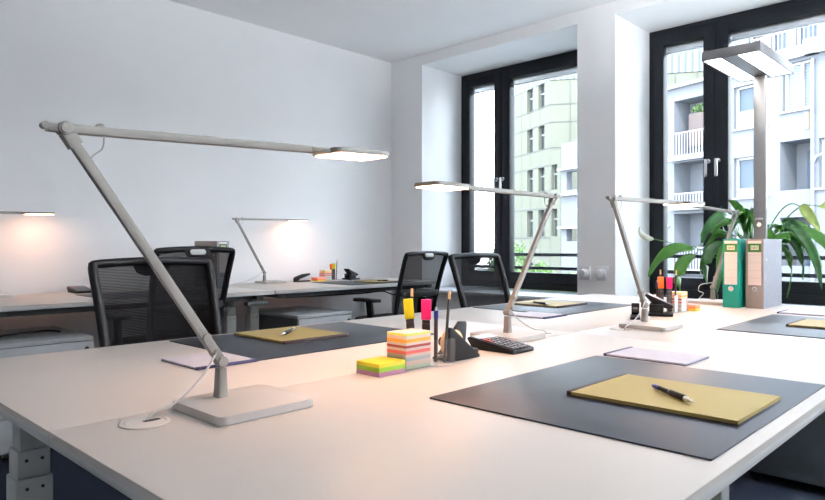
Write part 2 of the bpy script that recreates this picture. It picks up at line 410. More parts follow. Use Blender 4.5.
# ------------------------------------------------------------------ desk lamps
def make_lamp(label, fx, fy, phi, th, tilt, sc, bx, grommet_at=None, led='desk led'):
    """fx, fy foot; phi arm bearing; th lean of the lower arm; bx = base rectangle"""
    phi, th, tilt = map(math.radians, (phi, th, tilt))
    zp, L, A1, A2 = .078*sc, .461*sc, .456*sc, .638*sc
    t = thing('desk_lamp', label, 'desk lamp', (fx, fy, TOP+.0004), 0, 'jointed silver desk lamps')
    d = Vector((math.cos(phi), math.sin(phi), 0)); s = Vector((-d.y, d.x, 0)); Z = Vector((0, 0, 1))
    bm = new(); plate(bm, bx[0]-fx, bx[1]-fx, bx[2]-fy, bx[3]-fy, .0006, .015, r=.014, bev=.0015)
    obj('base', bm, 'lamp base', t)
    bm = new(); P0 = Vector((0, 0, zp))
    sweep(bm, [(0, 0, .0151), (0, 0, .03), (0, 0, zp-.012)], lambda q: rrect(.024-.006*q, .022-.006*q, .2), up=d)
    obj('stem', bm, 'lamp silver', t)
    bm = new(); cyl(bm, P0-s*.011, P0+s*.011, .0095, n=24, bev=.001)
    la = -d*math.cos(th)+Z*math.sin(th); perp = la.cross(s).normalized()
    K = P0+la*.055
    bar(bm, P0, K, .014, .016, up=perp); cyl(bm, K-s*.010, K+s*.010, .0085, n=20, bev=.001)
    cyl(bm, P0+la*.02-s*.010, P0+la*.02+s*.012, .007, n=16, bev=.001)
    obj('hinge', bm, 'lamp silver', t)
    E_ = P0+la*L
    bm = new(); bar(bm, K+la*.002, E_-la*.016, .012, .0155, up=perp); obj('lower_arm', bm, 'lamp silver', t)
    ua = d*math.cos(tilt)+Z*math.sin(tilt)
    upn = s.cross(ua) if s.cross(ua).z > 0 else ua.cross(s)
    bm = new(); cyl(bm, E_-s*.011, E_+s*.011, .0105, n=24, bev=.001); cyl(bm, E_-s*.0135, E_+s*.0135, .0075, n=20)
    bar(bm, E_-la*.03, E_-la*.006, .016, .021, up=perp)
    bar(bm, E_-ua*.024+upn*.001, E_, .014, .013, up=upn)
    cyl(bm, E_-ua*.027+upn*.003-s*.007, E_-ua*.027+upn*.003+s*.007, .0055, n=14)
    obj('elbow', bm, 'lamp silver', t)
    bm = new(); bar(bm, E_, E_+ua*A1, .018, .0135, up=upn)
    ea = E_+ua*.052*sc
    cyl(bm, ea+upn*.006-s*.004, ea+upn*.006+s*.004, .0065, n=16)
    obj('upper_arm', bm, 'lamp silver', t)
    bm = new(); q0 = E_+ua*.058*sc-upn*.006
    tube(bm, smoothpath([q0, q0-upn*.02-ua*.003, E_-la*.045+ua*.018, E_-la*.055+ua*.006]), .0014, n=8); obj('cable_loop', bm, 'cable white', t)
    # head
    h = thing_part('head', t)
    Mx = Matrix((ua, s, upn)).transposed().to_4x4(); Mx.translation = E_
    bm = new()
    sweep(bm, [Mx @ Vector((x, 0, z)) for x, z in ((A1-.002, 0), (A1+.02, -.001), (A1+.045, -.002))], lambda q: rrect(.020+.028*q, .0135-.003*q, .3), up=upn)
    obj('neck', bm, 'lamp silver', h)
    bm = new(); plate(bm, A1+.036, A2, -.047, .047, -.007, .004, r=.011, bev=.003, M=Mx); obj('shade', bm, 'lamp silver', h)
    bm = new(); plate(bm, A1+.044, A2-.006, -.041, .041, -.0092, -.0071, r=.007, bev=0, M=Mx); obj('light_panel', bm, led, h)
    h.data = None
    # cord from hinge
    if grommet_at:
        gx, gy = grommet_at; g = Vector((gx-fx, gy-fy, .0035)); a = P0+la*.022+d*.0-s*.008
        side = (g-a); m1 = a+side*.25+Vector((0, 0, -.018)); m2 = a+side*.62+Vector((0, 0, -.032)); m2.z = max(m2.z, .022); m3 = a+side*.90; m3.z = .014
        bm = new(); tube(bm, smoothpath([a, m1, m2, m3, g]), .0021, n=8); obj('cord', bm, 'cable white', t)
    return t
def thing_part(name, parent):
    o = bpy.data.objects.new(name, None); C.objects.link(o); o.parent = parent; return o
make_lamp('large silver desk lamp in front, standing over the left desk joint', .613, 1.074, -.3, 55.8, 2.1, 1.02, (.536, .727, .941, 1.115), (.470, 1.058))
make_lamp('silver desk lamp behind the calculator, arm reaching left', 1.687, 1.208, 178.8, 55.2, .2, 1.002, (1.595, 1.765, 1.113, 1.293), (1.83, 1.155))
make_lamp('silver desk lamp beside the hole punch, arm reaching right', 2.277, 1.028, -4.8, 60.7, .7, .935, (2.15, 2.318, .903, 1.070), (2.10, 1.02))
l4 = make_lamp('silver desk lamp partly hidden by the green binder', 3.43, 1.192, 171.4, 58.1, 2.6, .985, (3.275, 3.46, 1.10, 1.265), None)
make_lamp('small silver lamp lit against the wall left of the stapler', 2.787, 4.242, 4., 57.6, 1., 1.027, (2.75, 2.94, 4.165, 4.325), (2.50, 4.20), 'desk led dimmed')
make_lamp('lit silver lamp at the left edge of the photo, mostly cut off', .915, 4.20, 3., 57.6, 1., 1.0, (.90, 1.08, 4.10, 4.265), None, 'desk led dimmed')
bm = new(); tube(bm, smoothpath([(3.44, 1.20, TOP+.10), (3.38, 1.235, TOP+.09), (3.37, 1.24, TOP+.06), (3.42, 1.235, TOP+.045), (3.40, 1.25, TOP+.02)]), .002, n=8)
bmesh.ops.translate(bm, verts=bm.verts, vec=-l4.location); obj('cord', bm, 'cable white', l4)

# ------------------------------------------------------------------ floor lamp
LX, LY, LZ = 3.83, 1.085, TOP+1.2
t = thing('floor_lamp', 'tall grey floor lamp with two bright rectangular light panels', 'floor lamp', (LX, LY, 0))
bm = new(); box(bm, -.018, .018, -.03, .03, .03, LZ, .004); obj('pole', bm, 'floor lamp grey', t)
bm = new(); plate(bm, -.22, .22, -.19, .19, .0, .012, r=.02); box(bm, -.03, .03, -.045, .045, .012, .05, .004); obj('base', bm, 'floor lamp grey', t)
hd = thing_part('head', t)
bm = new(); hx0, hx1, hy0, hy1 = 3.327-LX, 3.905-LX, .942-LY, 1.21-LY
for a, b in ((hx0, hx0+.008), (hx1-.008, hx1)): box(bm, a, b, hy0, hy1, LZ+.001, LZ+.048, .001)
for a, b in ((hy0, hy0+.008), (hy1-.008, hy1)): box(bm, hx0+.008, hx1-.008, a, b, LZ+.001, LZ+.048, .001)
box(bm, hx0+.008, hx1-.008, -.040, .036, LZ+.001, LZ+.044)
obj('housing', bm, 'floor lamp grey', hd)
for a, b in ((hy0+.008, -.040), (.036, hy1-.008)):
    bm = new(); box(bm, hx0+.009, hx1-.022, a, b, LZ+.004, LZ+.010); obj('light_panel', bm, 'led panel', hd)
    bm = new(); box(bm, hx1-.0219, hx1-.009, a, b, LZ+.002, LZ+.012); obj('end_panel', bm, 'floor lamp grey', hd)
    bm = new(); box(bm, hx0+.02, hx1-.02, a+.004, b-.004, LZ+.036, LZ+.042); obj('uplight_panel', bm, 'led up', hd)
bm = new(); cyl(bm, (-.018, 0, 1.20-.06), (-.026, 0, 1.20-.06), .012, n=16); box(bm, -.024, -.0181, -.02, .02, 1.165, 1.178, .002); obj('switch', bm, 'chrome', t)
t['group'] = 'tall floor lamps'
r_ = again(t, (2.3, -1.75, 0), PI/2, 'tall grey fill lamp added by the third window, out of view')  # unseen copy, added so its uplight brightens walls and ceiling
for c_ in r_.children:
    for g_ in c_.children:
        if g_.name.startswith('uplight_panel'): g_.data = g_.data.copy(); g_.data.materials[0] = MATS['led up added fill']

# ------------------------------------------------------------------ chairs
def make_chair(label, loc, rotz):
    t = thing('office_chair', label, 'office chair', loc, rotz, 'black mesh-back office chairs')
    bm = new()
    plate(bm, -.235, .235, -.20, .26, .445, .495, r=.07, bev=.015); obj('seat', bm, 'black soft', t)
    bm = new(); plate(bm, -.20, .20, -.17, .21, .425, .4449, r=.05); box(bm, -.08, .08, -.10, .12, .385, .4249, .01); obj('seat_pan', bm, 'black plastic', t)
    def by(z): q = (z-.50)/.48; return -.185-.05*q-.075*q*q
    def hw(z): q = (z-.50)/.48; return .197+.017*q
    L = [(-hw(z), by(z), z) for z in (.50, .58, .66, .74, .82, .90, .945)]
    R = [(-x, y, z) for x, y, z in L][::-1]
    top = [(-hw(.98)+.003, by(.970), .972), (-hw(.98)+.016, by(.978), .980), (-.10, by(.985)+.004, .986), (0, by(.986)+.008, .988), (.10, by(.985)+.004, .986), (hw(.98)-.016, by(.978), .980), (hw(.98)-.003, by(.970), .972)]
    bot = [(.18, by(.49), .486), (.1, by(.48)+.01, .482), (0, by(.48)+.012, .480), (-.1, by(.48)+.01, .482), (-.18, by(.49), .486)]
    bm = new(); sweep(bm, smoothpath(L+top+R+bot+[L[0]], 4)[:-1], rrect(.030, .034, .45), up=(0, 1, .12), closed=True)
    obj('backrest_frame', bm, 'black plastic', t)
    bm = new(); rows = []
    for i in range(13):
        z = .487+.49*i/12
        rows.append([bm.verts.new(((hw(z)-.004)*(j/5-1), by(z)+.012*(1-(j/5-1)**2)*math.sin(PI*i/12)*-1, z)) for j in range(11)])
    for A, B in zip(rows, rows[1:]):
        for j in range(10): bm.faces.new((A[j], A[j+1], B[j+1], B[j]))
    mp = obj('mesh_panel', bm, 'chair mesh', t)
    bm = new(); z = .685
    sweep(bm, smoothpath([(-hw(z)+.005, by(z)-.012, z+.012), (-.15, by(z)-.034, z+.002), (0, by(z)-.042, z-.002), (.15, by(z)-.034, z+.002), (hw(z)-.005, by(z)-.012, z+.012)]), lambda q: rrect(.012, .030+.016*math.sin(PI*q), .4), up=(0, 0, 1)); obj('lumbar_support', bm, 'black plastic', t)
    bm = new(); plate(bm, -.043, .043, -.014, .014, 0, .004, r=.011, bev=.001, M=Matrix.Translation((0, by(.968)-.021, .972)) @ Euler((math.radians(74), 0, 0)).to_matrix().to_4x4()); bd = obj('badge', bm, 'leg grey', t); bd['label'] = 'silver oval plate'
    bm = new(); prism(bm, [(-.075, .995), (.075, .995), (.055, .957), (.03, .947), (-.03, .947), (-.055, .957)], by(.97)-.019, by(.97)-.010, .002, M=Matrix.Translation((0, 0, -.012))); obj('badge_mount', bm, 'black plastic', t)
    # spine between the seat and the back
    bm = new(); sweep(bm, smoothpath([(0, -.06, .40), (0, -.17, .405), (0, -.235, .46), (0, -.245, .56), (0, by(.67)-.05, .67)]), rrect(.07, .022, .4), up=(1, 0, 0)); obj('back_bracket', bm, 'black plastic', t)
    for sgn in (-1, 1):
        bm = new(); plate(bm, sgn*.285-.042, sgn*.285+.042, -.10, .15, .630, .652, r=.03, bev=.006); a = obj('armrest', bm, 'black soft', t)
        bm = new(); bar(bm, (sgn*.285, .0, .63), (sgn*.285, -.02, .50), .055, .022, up=(1, 0, 0)); bar(bm, (sgn*.285, -.02, .505), (sgn*.285, -.03, .40), .042, .03, up=(1, 0, 0)); box(bm, min(sgn*.30, sgn*.15), max(sgn*.30, sgn*.15), -.055, -.005, .395, .4245, .006); obj('arm_post', bm, 'black plastic', a)
    bm = new(); cyl(bm, (0, 0, .09), (0, 0, .25), .028, n=20); cyl(bm, (0, 0, .25), (0, 0, .386), .016, n=20); obj('gas_column', bm, 'black metal', t)
    bm = new()
    for k in range(5):
        a = 2*PI*k/5+.3; u = Vector((math.cos(a), math.sin(a), 0))
        sweep(bm, [u*.02+Vector((0, 0, .105)), u*.16+Vector((0, 0, .095)), u*.29+Vector((0, 0, .075))], lambda q: rrect(.05-.02*q, .035-.012*q, .3))
    obj('star_base', bm, 'black plastic', t)
    for k in range(5):
        a = 2*PI*k/5+.3; u = Vector((math.cos(a), math.sin(a), 0)); s = Vector((-u.y, u.x, 0)); c = u*.29+Vector((0, 0, .026))
        bm = new(); cyl(bm, c-s*.026, c-s*.006, .026, n=18, bev=.004); cyl(bm, c+s*.006, c+s*.026, .026, n=18, bev=.004); cyl(bm, c-s*.008+Vector((0, 0, .01)), c+s*.008+Vector((0, 0, .01)), .018, n=12); cyl(bm, c+Vector((0, 0, .02)), c+Vector((0, 0, .055)), .008, n=10)
        obj('caster', bm, 'black plastic', t)
    return t
chair = make_chair('black mesh chair behind the big front lamp, facing the camera', (1.052, 2.005, 0), PI)
c3 = again(chair, (2.915, 2.005, 0), PI, 'black mesh chair before the left window, seen from its front'); c3.scale.z = .985
c2 = again(chair, (1.675, 3.49, 0), 0, 'black mesh chair with silver plate, overlapped by the nearest chair')
c2.scale.z = 1.022
chair.scale.z = .985
again(chair, (3.46, 3.49, 0), 0, 'black mesh chair with silver plate and armrest near the room corner')

# ------------------------------------------------------------------ desk pads and paper pads
T = TOP+.0004
def desk_pad(x0, x1, y0, y1, label):
    bm = new(); plate(bm, x0-x1, 0, 0, y1-y0, 0, .0028, r=.003, bev=.0006)
    o = obj('desk_pad', bm, 'pad charcoal', loc=(x1, y0, T)); return tag(o, label, 'desk pad', 'charcoal desk pads')
desk_pad(.910, 1.556, .318, .833, 'charcoal desk pad in the foreground under the olive pad and pen')
desk_pad(.908, 1.585, 1.411, 1.893, 'charcoal desk pad left of the striped note cube')
desk_pad(2.335, 2.99, .300, .801, 'desk pad right of the grey binder at the photo edge')
desk_pad(2.37, 3.01, 1.412, 1.895, 'desk pad before the left window, lamp stem crossing it')
desk_pad(1.37, 2.02, 3.56, 4.04, 'desk pad on the wall desk beside the calculator')
desk_pad(3.08, 3.72, 3.555, 4.05, 'desk pad on the corner wall desk below the tape and punch')
def paper_pad(x0, x1, y0, y1, z, bind, label, kind='legal', rotz=0):
    """bind: +1 binding on the high y side, -1 on the low y side"""
    w, l = x1-x0, y1-y0; h = .0078 if kind == 'legal' else .0055
    t = thing('legal_pad' if kind == 'legal' else 'note_pad', label, 'writing pad', ((x0+x1)/2, (y0+y1)/2, z), rotz, 'olive yellow legal pads' if kind == 'legal' else 'lilac note pads')
    bm = new(); box(bm, -w/2, w/2, -l/2, l/2, 0, .0018, .0004); obj('card_back', bm, 'binding dark' if kind == 'legal' else 'binding navy', t)
    bm = new(); box(bm, -w/2+.0008, w/2-.0008, -l/2+.0008, l/2-.0008, .0019, h-.0004); obj('sheets', bm, 'pad paper edge' if kind == 'legal' else 'paper lilac', t)
    bm = new(); box(bm, -w/2+.0008, w/2-.0008, -l/2+.0008, l/2-.0008, h-.00039, h); obj('top_sheet', bm, 'legal yellow' if kind == 'legal' else 'paper lilac', t)
    bm = new(); a, b = (l/2-.008, l/2+.0008) if bind > 0 else (-l/2-.0008, -l/2+.008)
    box(bm, -w/2-.0006, w/2+.0006, a, b, .0001, h+.0012, .0004); obj('binding', bm, 'binding dark' if kind == 'legal' else 'binding navy', t)
    return t
PZ = T+.0032
paper_pad(1.104, 1.341, .345, .652, PZ, 1, 'olive yellow legal pad in the foreground with black pen across it')
paper_pad(1.102, 1.342, 1.573, 1.852, PZ, -1, 'yellow legal pad with pen, lying left of the striped note cube')
paper_pad(2.57, 2.81, .345, .645, PZ, 1, 'yellow pad at the right edge of the photo')
paper_pad(2.60, 2.86, 1.580, 1.860, PZ, -1, 'yellow pad with black pen below the left window')
paper_pad(3.335, 3.60, 3.575, 3.845, PZ, -1, 'yellow pad with pen on the corner wall desk')
paper_pad(1.581, 1.735, .612, .825, T+.0002, 1, 'lilac note pad behind the foreground desk pad', 'note')
paper_pad(.742, .902, 1.405, 1.590, T+.0002, -1, 'lilac note pad behind the big front lamp base', 'note')
paper_pad(2.200, 2.365, 1.398, 1.575, T+.0002, -1, 'lilac note pad behind the lamp with calculator', 'note')
paper_pad(3.07, 3.22, .610, .805, T+.0002, 1, 'lilac note pad right of the grey binder', 'note')

def pen(x0, y0, x1, y1, z, label, blue=True):
    a = Vector((x0, y0, 0)); b = Vector((x1, y1, 0)); L = (b-a).length; ang = math.atan2(y1-y0, x1-x0); r = .0058
    t = thing('ballpoint_pen', label, 'pen', (x0, y0, z+r+.0002), ang, 'pens lying on the writing pads')
    bm = new(); cyl(bm, (.010, 0, 0), (L*.45, 0, 0), .0040, .0046, n=16); cyl(bm, (L*.45, 0, 0), (L*.80, 0, 0), r, r, n=16, bev=.0006); obj('barrel', bm, 'black plastic', t)
    bm = new(); cyl(bm, (L*.80, 0, 0), (L*.93, 0, 0), .0050, .0030, n=16); cyl(bm, (L*.93, 0, 0), (L, 0, -.0005), .0026, .0008, n=12); obj('tip', bm, 'chrome', t)
    bm = new(); cyl(bm, (L*.44, 0, 0), (L*.46, 0, 0), .0052, n=16); obj('ring', bm, 'chrome', t)
    bm = new(); cyl(bm, (0, 0, 0), (.010, 0, 0), .0030, .0042, n=14); cyl(bm, (.010, 0, 0), (.022, 0, 0), .0047, n=14); obj('cap_end', bm, 'pen blue' if blue else 'chrome', t)
    bm = new(); box(bm, .004, L*.36, .0035, .0072, -.002, .002, .0008); obj('clip', bm, 'chrome', t)
def PT(u, v, z):
    d = 652*(CAMZ-z)/(v-245); r = (u-412.5)/652*d; return (r*CS+d*CC, -r*CC+d*CS)
zt = PZ+.0080
p, q = PT(653, 386, zt+.005), PT(694, 402.5, zt+.005); pen(*p, *q, zt, 'black pen with blue end and silver tip on the foreground pad')
p, q = PT(294.5, 328.8, zt+.005), PT(281.5, 335, zt+.005); pen(*p, *q, zt, 'black and silver pen on the yellow pad left of the note cube', False)
p, q = PT(532, 302, zt+.005), PT(549.5, 304.5, zt+.005); pen(*p, *q, zt, 'black pen on the yellow pad below the left window', False)
p, q = PT(381, 279.5, zt+.005), PT(396, 281.5, zt+.005); pen(3.42, 3.70, 3.52, 3.62, zt, 'dark pen on the yellow pad of the corner wall desk', False)

# ------------------------------------------------------------------ note blocks, pen cups and their contents
def acrylic_tray(x0, x1, y0, y1, h, w=.0022, name='pen_cup', label='', cat='', group=None):
    t = thing(name, label, cat, ((x0+x1)/2, (y0+y1)/2, T), 0, group); a, b = (x1-x0)/2, (y1-y0)/2
    bm = new(); box(bm, -a, a, -b, b, 0, .002); obj('cup_floor', bm, 'acrylic', t)
    for q, (p0, p1, p2, p3) in enumerate(((-a, -a+w, -b, b), (a-w, a, -b, b), (-a+w, a-w, -b, -b+w), (-a+w, a-w, b-w, b))):
        bm = new(); box(bm, p0, p1, p2, p3, .0021, h, .0004); obj('cup_wall', bm, 'acrylic', t)
    return t
def block(name, x0, x1, y0, y1, h, m, label, cat, group, z=T+.0002):
    bm = new(); n = 12
    box(bm, -(x1-x0)/2, (x1-x0)/2, -(y1-y0)/2, (y1-y0)/2, 0, h, .0006)
    return tag(obj(name, bm, m, loc=((x0+x1)/2, (y0+y1)/2, z)), label, cat, group)
def note_cube(x0, x1, y0, y1, h, label, lab2, case_h):
    block('note_cube', x0+.004, x1-.004, y0+.004, y1-.004, h, 'striped cube', label, 'note block', 'striped paper cubes', T+.0025)
    acrylic_tray(x0, x1, y0, y1, case_h, .0016, 'note_holder', lab2, 'paper holder', 'clear note cube holders')
def stick(x, y, h, dx, dy, build, z=T+.0024): build(Vector((x, y, z)), (Vector((dx, dy, h))).normalized(), h)
def highlighter(x, y, z, dx, dy, capm, label, H=.148):
    t = thing('highlighter', label, 'highlighter', (x, y, z), 0, 'highlighters in the clear pen cups')
    ax = Vector((dx, dy, H)).normalized(); e = Euler((0, 0, 0)); wd = Vector((CS, -CC, 0)); wd = (wd-ax*wd.dot(ax)).normalized(); M = Matrix((wd.cross(ax), wd, ax)).transposed().to_4x4()
    bm = new(); box(bm, -.0045, .0045, -.0105, .0105, .001, H*.60, .002, M=M); box(bm, -.004, .004, -.0100, .0100, H*.60, H*.66, .001, M=M); obj('barrel', bm, 'marker body', t)
    bm = new(); box(bm, -.0055, .0055, -.0125, .0125, H*.665, H, .002, M=M); obj('cap', bm, capm, t)
    bm = new(); box(bm, -.0047, -.0046+.0002, -.006, .006, H*.25, H*.45, M=M); obj('print', bm, 'key grey', t)
def pencil(x, y, z, dx, dy, label, H=.17):
    t = thing('pencil', label, 'pencil', (x, y, z), 0, 'dark pencils in the clear pen cups')
    ax = Vector((dx, dy, H)).normalized()
    bm = new(); cyl(bm, ax*.001, ax*(H-.02), .0037, n=6); obj('shaft', bm, 'pencil dark', t)
    bm = new(); cyl(bm, ax*(H-.02), ax*H, .0037, .0033, n=14); obj('end_cap', bm, 'wood tip', t)
def cup_pen(x, y, z, dx, dy, label, H=.135):
    t = thing('ballpoint_pen', label, 'pen', (x, y, z), 0, 'blue pens in the clear pen cups')
    ax = Vector((dx, dy, H)).normalized()
    bm = new(); cyl(bm, ax*.001, ax*(H*.80), .0050, n=14); obj('barrel', bm, 'marker body', t)
    bm = new(); cyl(bm, ax*(H*.801), ax*(H*.94), .0058, .0054, n=14); obj('cap', bm, 'pen blue', t)
    bm = new(); cyl(bm, ax*(H*.941), ax*H, .003, .0025, n=12); obj('button', bm, 'steel', t)
# front group
note_cube(1.066, 1.159, 1.047, 1.118, .0835, 'block of striped coloured paper behind the yellow-green note pack', 'clear holder around the striped paper block in front', .058)
block('sticky_note_pack', .978, 1.060, 1.043, 1.118, .0285, 'note tricolour', 'yellow, green and pink sticky note pack before the striped block', 'sticky notes', 'sticky note packs')
acrylic_tray(1.163, 1.222, 1.030, 1.178, .062, label='clear pen cup next to the black tape dispenser', cat='pen cup', group='clear pen cups')
Z2 = T+.0024
highlighter(1.194, 1.146, Z2, -.009, .011, 'highlighter yellow', 'yellow-capped highlighter, leaning, behind the striped paper block', .152)
highlighter(1.200, 1.109, Z2, .002, .0, 'highlighter pink', 'pink-capped highlighter behind the front striped paper block', .152)
cup_pen(1.196, 1.072, Z2, .002, 0, 'blue-topped pen beside the front pink highlighter')
pencil(1.212, 1.163, Z2, -.004, .002, 'dark pencil standing behind the yellow highlighter', .176)
pencil(1.206, 1.052, Z2, .017, -.002, 'dark pencil leaning right in the front pen cup', .176)
# group beside the hole punch
note_cube(2.832, 2.905, 1.112, 1.182, .0835, 'striped paper block by the orange highlighter', 'clear holder around the striped block by the orange highlighter', .058)
block('sticky_note_pack', 2.918, 2.975, 1.088, 1.140, .028, 'note warm', 'orange and yellow sticky note pack left of the desk lamp base', 'sticky notes', 'sticky note packs')
acrylic_tray(2.768, 2.826, 1.118, 1.212, .075, label='clear pen cup with an orange highlighter near the plant', cat='pen cup', group='clear pen cups')
highlighter(2.790, 1.184, Z2, -.002, .004, 'highlighter orange', 'orange-capped highlighter in front of the plant leaf', .15)
highlighter(2.792, 1.150, Z2, .002, .002, 'highlighter pink', 'pink-capped highlighter next to the orange one', .15)
cup_pen(2.790, 1.203, Z2, 0, 0, 'blue-topped pen left of the orange highlighter')
pencil(2.812, 1.195, Z2, -.004, .002, 'dark pencil behind the orange highlighter', .180)
pencil(2.79, 1.127, Z2, .002, -.006, 'dark pencil right of the pink highlighter near the plant', .180)
# group on the wall desk
note_cube(3.330, 3.412, 4.200, 4.275, .0835, 'striped paper block against the wall beyond the orange notes', 'clear holder around the striped block against the wall', .058)
block('sticky_note_pack', 3.218, 3.305, 4.148, 4.228, .030, 'note warm', 'orange sticky note pack right of the wall desk stapler', 'sticky notes', 'sticky note packs')
acrylic_tray(3.425, 3.475, 4.205, 4.275, .075, label='small clear pen cup against the wall', cat='pen cup', group='clear pen cups')
highlighter(3.448, 4.255, Z2, -.004, .0, 'highlighter orange', 'orange highlighter in the pen cup against the wall', .13)
highlighter(3.452, 4.232, Z2, .004, 0, 'highlighter yellow', 'yellow highlighter in the pen cup against the wall', .135)
pencil(3.463, 4.215, Z2, .012, 0, 'dark pencil in the pen cup against the wall', .17)

# tape dispenser
t = thing('tape_dispenser', 'black wedge-shaped tape dispenser between pen cup and calculator', 'tape dispenser', (1.226, 1.050, T))
bm = new(); prism(bm, [(0, 0), (.118, 0), (.118, .006), (.012, .083), (.004, .086), (0, .082)], 0, .012, .0015); box(bm, 0, .128, .0121, .060, 0, .008, .001); obj('front_side', bm, 'black plastic', t)
bm = new(); prism(bm, [(.030, .0081), (.130, .0081), (.139, .078), (.135, .086), (.112, .087)], .060, .072, .0015); box(bm, .108, .128, .0122, .0598, .0082, .020, .002); obj('rear_side', bm, 'black plastic', t)
bm = new(); cyl(bm, (.034, .014, .0425), (.034, .034, .0425), .034, n=36, bev=.001); obj('tape_roll', bm, 'tape tan', t)
bm = new(); cyl(bm, (.034, .012, .0425), (.034, .060, .0425), .012, n=20); obj('spindle', bm, 'black plastic', t)

def calculator(x, y, rz, label, dz=0):
    t = thing('desk_calculator', label, 'calculator', (x, y, T), rz, 'black desk calculators')
    bm = new(); prism(bm, [(0, .0), (.150, .0), (.172, .030), (.166, .036), (.128, .030), (0, .012), (-.002, .006)], 0, .105, .002); obj('body', bm, 'black plastic', t)
    def slope(x_): return .012+x_*.018/.128
    bm = new(); prism(bm, [(.132, .0313), (.163, .0363), (.163, .0370), (.132, .0320)], .010, .095); obj('display', bm, 'lcd', t)
    for m, red in (('key grey', 0), ('key red', 1)):
        bm = new()
        for i in range(6):
            for j in range(5):
                if ((i, j) in ((5, 3), (5, 4), (4, 4))) != bool(red): continue
                x0 = .006+i*.020; y0 = .008+j*.019; z = slope(x0+.007)
                Mx = Matrix.Translation((x0+.007, y0+.0065, z)) @ Matrix.Rotation(-math.atan(.018/.128), 4, 'Y')
                box(bm, -.0075, .0075, -.0065, .0065, .0004, .004, .0012, M=Mx)
        o = obj('keypad', bm, m, t)
        if red: o['label'] = 'red keys'
    return t
c = calculator(1.392, 1.013, 0, 'black desk calculator in front of the lamp')
c.rotation_euler.z = PI/2; c.location = (1.524, 1.004, T); c.scale = (.92,)*3
c = calculator(1.50, 4.15, 0, 'black calculator on the wall desk left of the nearest chair')
c.rotation_euler.z = PI/2; c.location = (1.52, 4.145, T)

def stapler(x, y, rz, label):
    t = thing('stapler', label, 'stapler', (x, y, T), rz, 'black staplers')
    bm = new(); box(bm, 0, .145, -.019, .019, 0, .010, .003); obj('base', bm, 'black plastic', t)
    bm = new(); prism(bm, [(0, .0101), (.03, .0101), (.05, .026), (.145, .052), (.147, .066), (.08, .060), (.01, .040), (0, .030)], -.015, .015, .003); obj('top_arm', bm, 'black plastic', t)
    bm = new(); prism(bm, [(.052, .0205), (.132, .042), (.132, .0475), (.052, .0258)], -.008, .008, .0008); obj('magazine', bm, 'steel', t)
    return t
stapler(3.035, 4.205, 0, 'black open stapler on the wall desk beside the orange notes')
stapler(2.551, 1.191, math.radians(205), 'black stapler behind the lamp next to the hole punch')
def hole_punch(x, y, rz, label, sc=1):
    t = thing('hole_punch', label, 'hole punch', (x, y, T), rz, 'black hole punches'); t.scale = (sc,)*3
    bm = new(); box(bm, 0, .12, -.055, .055, 0, .014, .005); box(bm, .02, .08, -.045, -.035, .0141, .052, .003); box(bm, .02, .08, .035, .045, .0141, .052, .003); obj('base', bm, 'black plastic', t)
    bm = new(); prism(bm, [(.0, .090), (.006, .099), (.115, .050), (.122, .038), (.100, .032), (.04, .045)], -.032, .032, .004); obj('lever', bm, 'black plastic', t)
    bm = new()
    Mx = Matrix.Translation((.058, 0, .0765)) @ Matrix.Rotation(math.atan(49/109), 4, 'Y')
    for k in (-1, 0, 1): box(bm, -.045, .038, k*.018-.005, k*.018+.005, -.001, .0016, .0006, M=Mx)
    g = obj('grip_strip', bm, 'steel', t)
    for s in (-1, 1): bm = new(); cyl(bm, (.075, s*.020, .0142), (.075, s*.020, .040), .006, n=14); obj('punch_pin', bm, 'chrome', t)
    return t
hole_punch(2.625, 1.185, math.radians(-68), 'black hole punch with sloping lever right of the lamp stem', .92)
hole_punch(3.54, 4.18, 0, 'black hole punch on the wall desk in the corner', .95)

# ------------------------------------------------------------------ binders
def binder(x0, x1, y0, y1, spine, sm, cm, label):
    """spine: '-X' or '-Y' side carries the label"""
    t = thing('lever_arch_binder', label, 'binder', ((x0+x1)/2, (y0+y1)/2, T), 0, 'lever arch binders')
    if spine == '-X': a, b, M = (x1-x0)/2, (y1-y0)/2, Matrix.Identity(4)
    else: a, b, M = (y1-y0)/2, (x1-x0)/2, Matrix.Rotation(PI/2, 4, 'Z')
    H = .318
    bm = new(); box(bm, -a, -a+.003, -b, b, 0, H, .001, M=M); sp = obj('spine', bm, sm, t)
    for s in (-1, 1):
        bm = new(); box(bm, -a+.0031, a, min(s*b, s*(b-.0028)), max(s*b, s*(b-.0028)), 0, H, .0008, M=M); cv = obj('cover', bm, cm, t)
        bm = new()
        for z in (.140, .222): box(bm, -a+.034, -a+.046, min(s*(b+.0001), s*(b+.0016)), max(s*(b+.0001), s*(b+.0016)), z-.005, z+.005, .0006, M=M)
        obj('rivet', bm, 'chrome', cv)
    bm = new(); box(bm, -a+.02, a-.012, -b+.010, b-.014, .012, H-.012, .002, M=M); obj('paper_stack', bm, 'label cream', t)
    w = .028; e = -a-.0006
    bm = new(); box(bm, e, -a-.0001, -w, w, .107, .310, .0001, M=M); lb = obj('spine_label', bm, 'label lines', t)
    bm = new(); box(bm, e-.0006, e-.0001, -w, w, .258, .297, M=M); obj('label_band', bm, 'label green', lb)
    bm = new(); box(bm, e-.0011, e-.0007, -w*.62, w*.58, .268, .288, M=M); obj('label_plate', bm, 'label cream', lb)
    bm = new()
    for k in range(5): box(bm, e-.0014, e-.0012, -w*.45+k*w*.20, -w*.45+k*w*.20+.0022, .272, .284, M=M)
    obj('label_mark', bm, 'marker ink', lb)
    bm = new(); p = M @ Vector((-a-.0001, 0, .088)); q = M @ Vector((-a-.0025, 0, .088)); cyl(bm, p, q, .0125, n=28, bev=.0008); cyl(bm, q, M @ Vector((-a-.0030, 0, .088)), .0075, n=20)
    obj('finger_ring', bm, 'chrome', t)
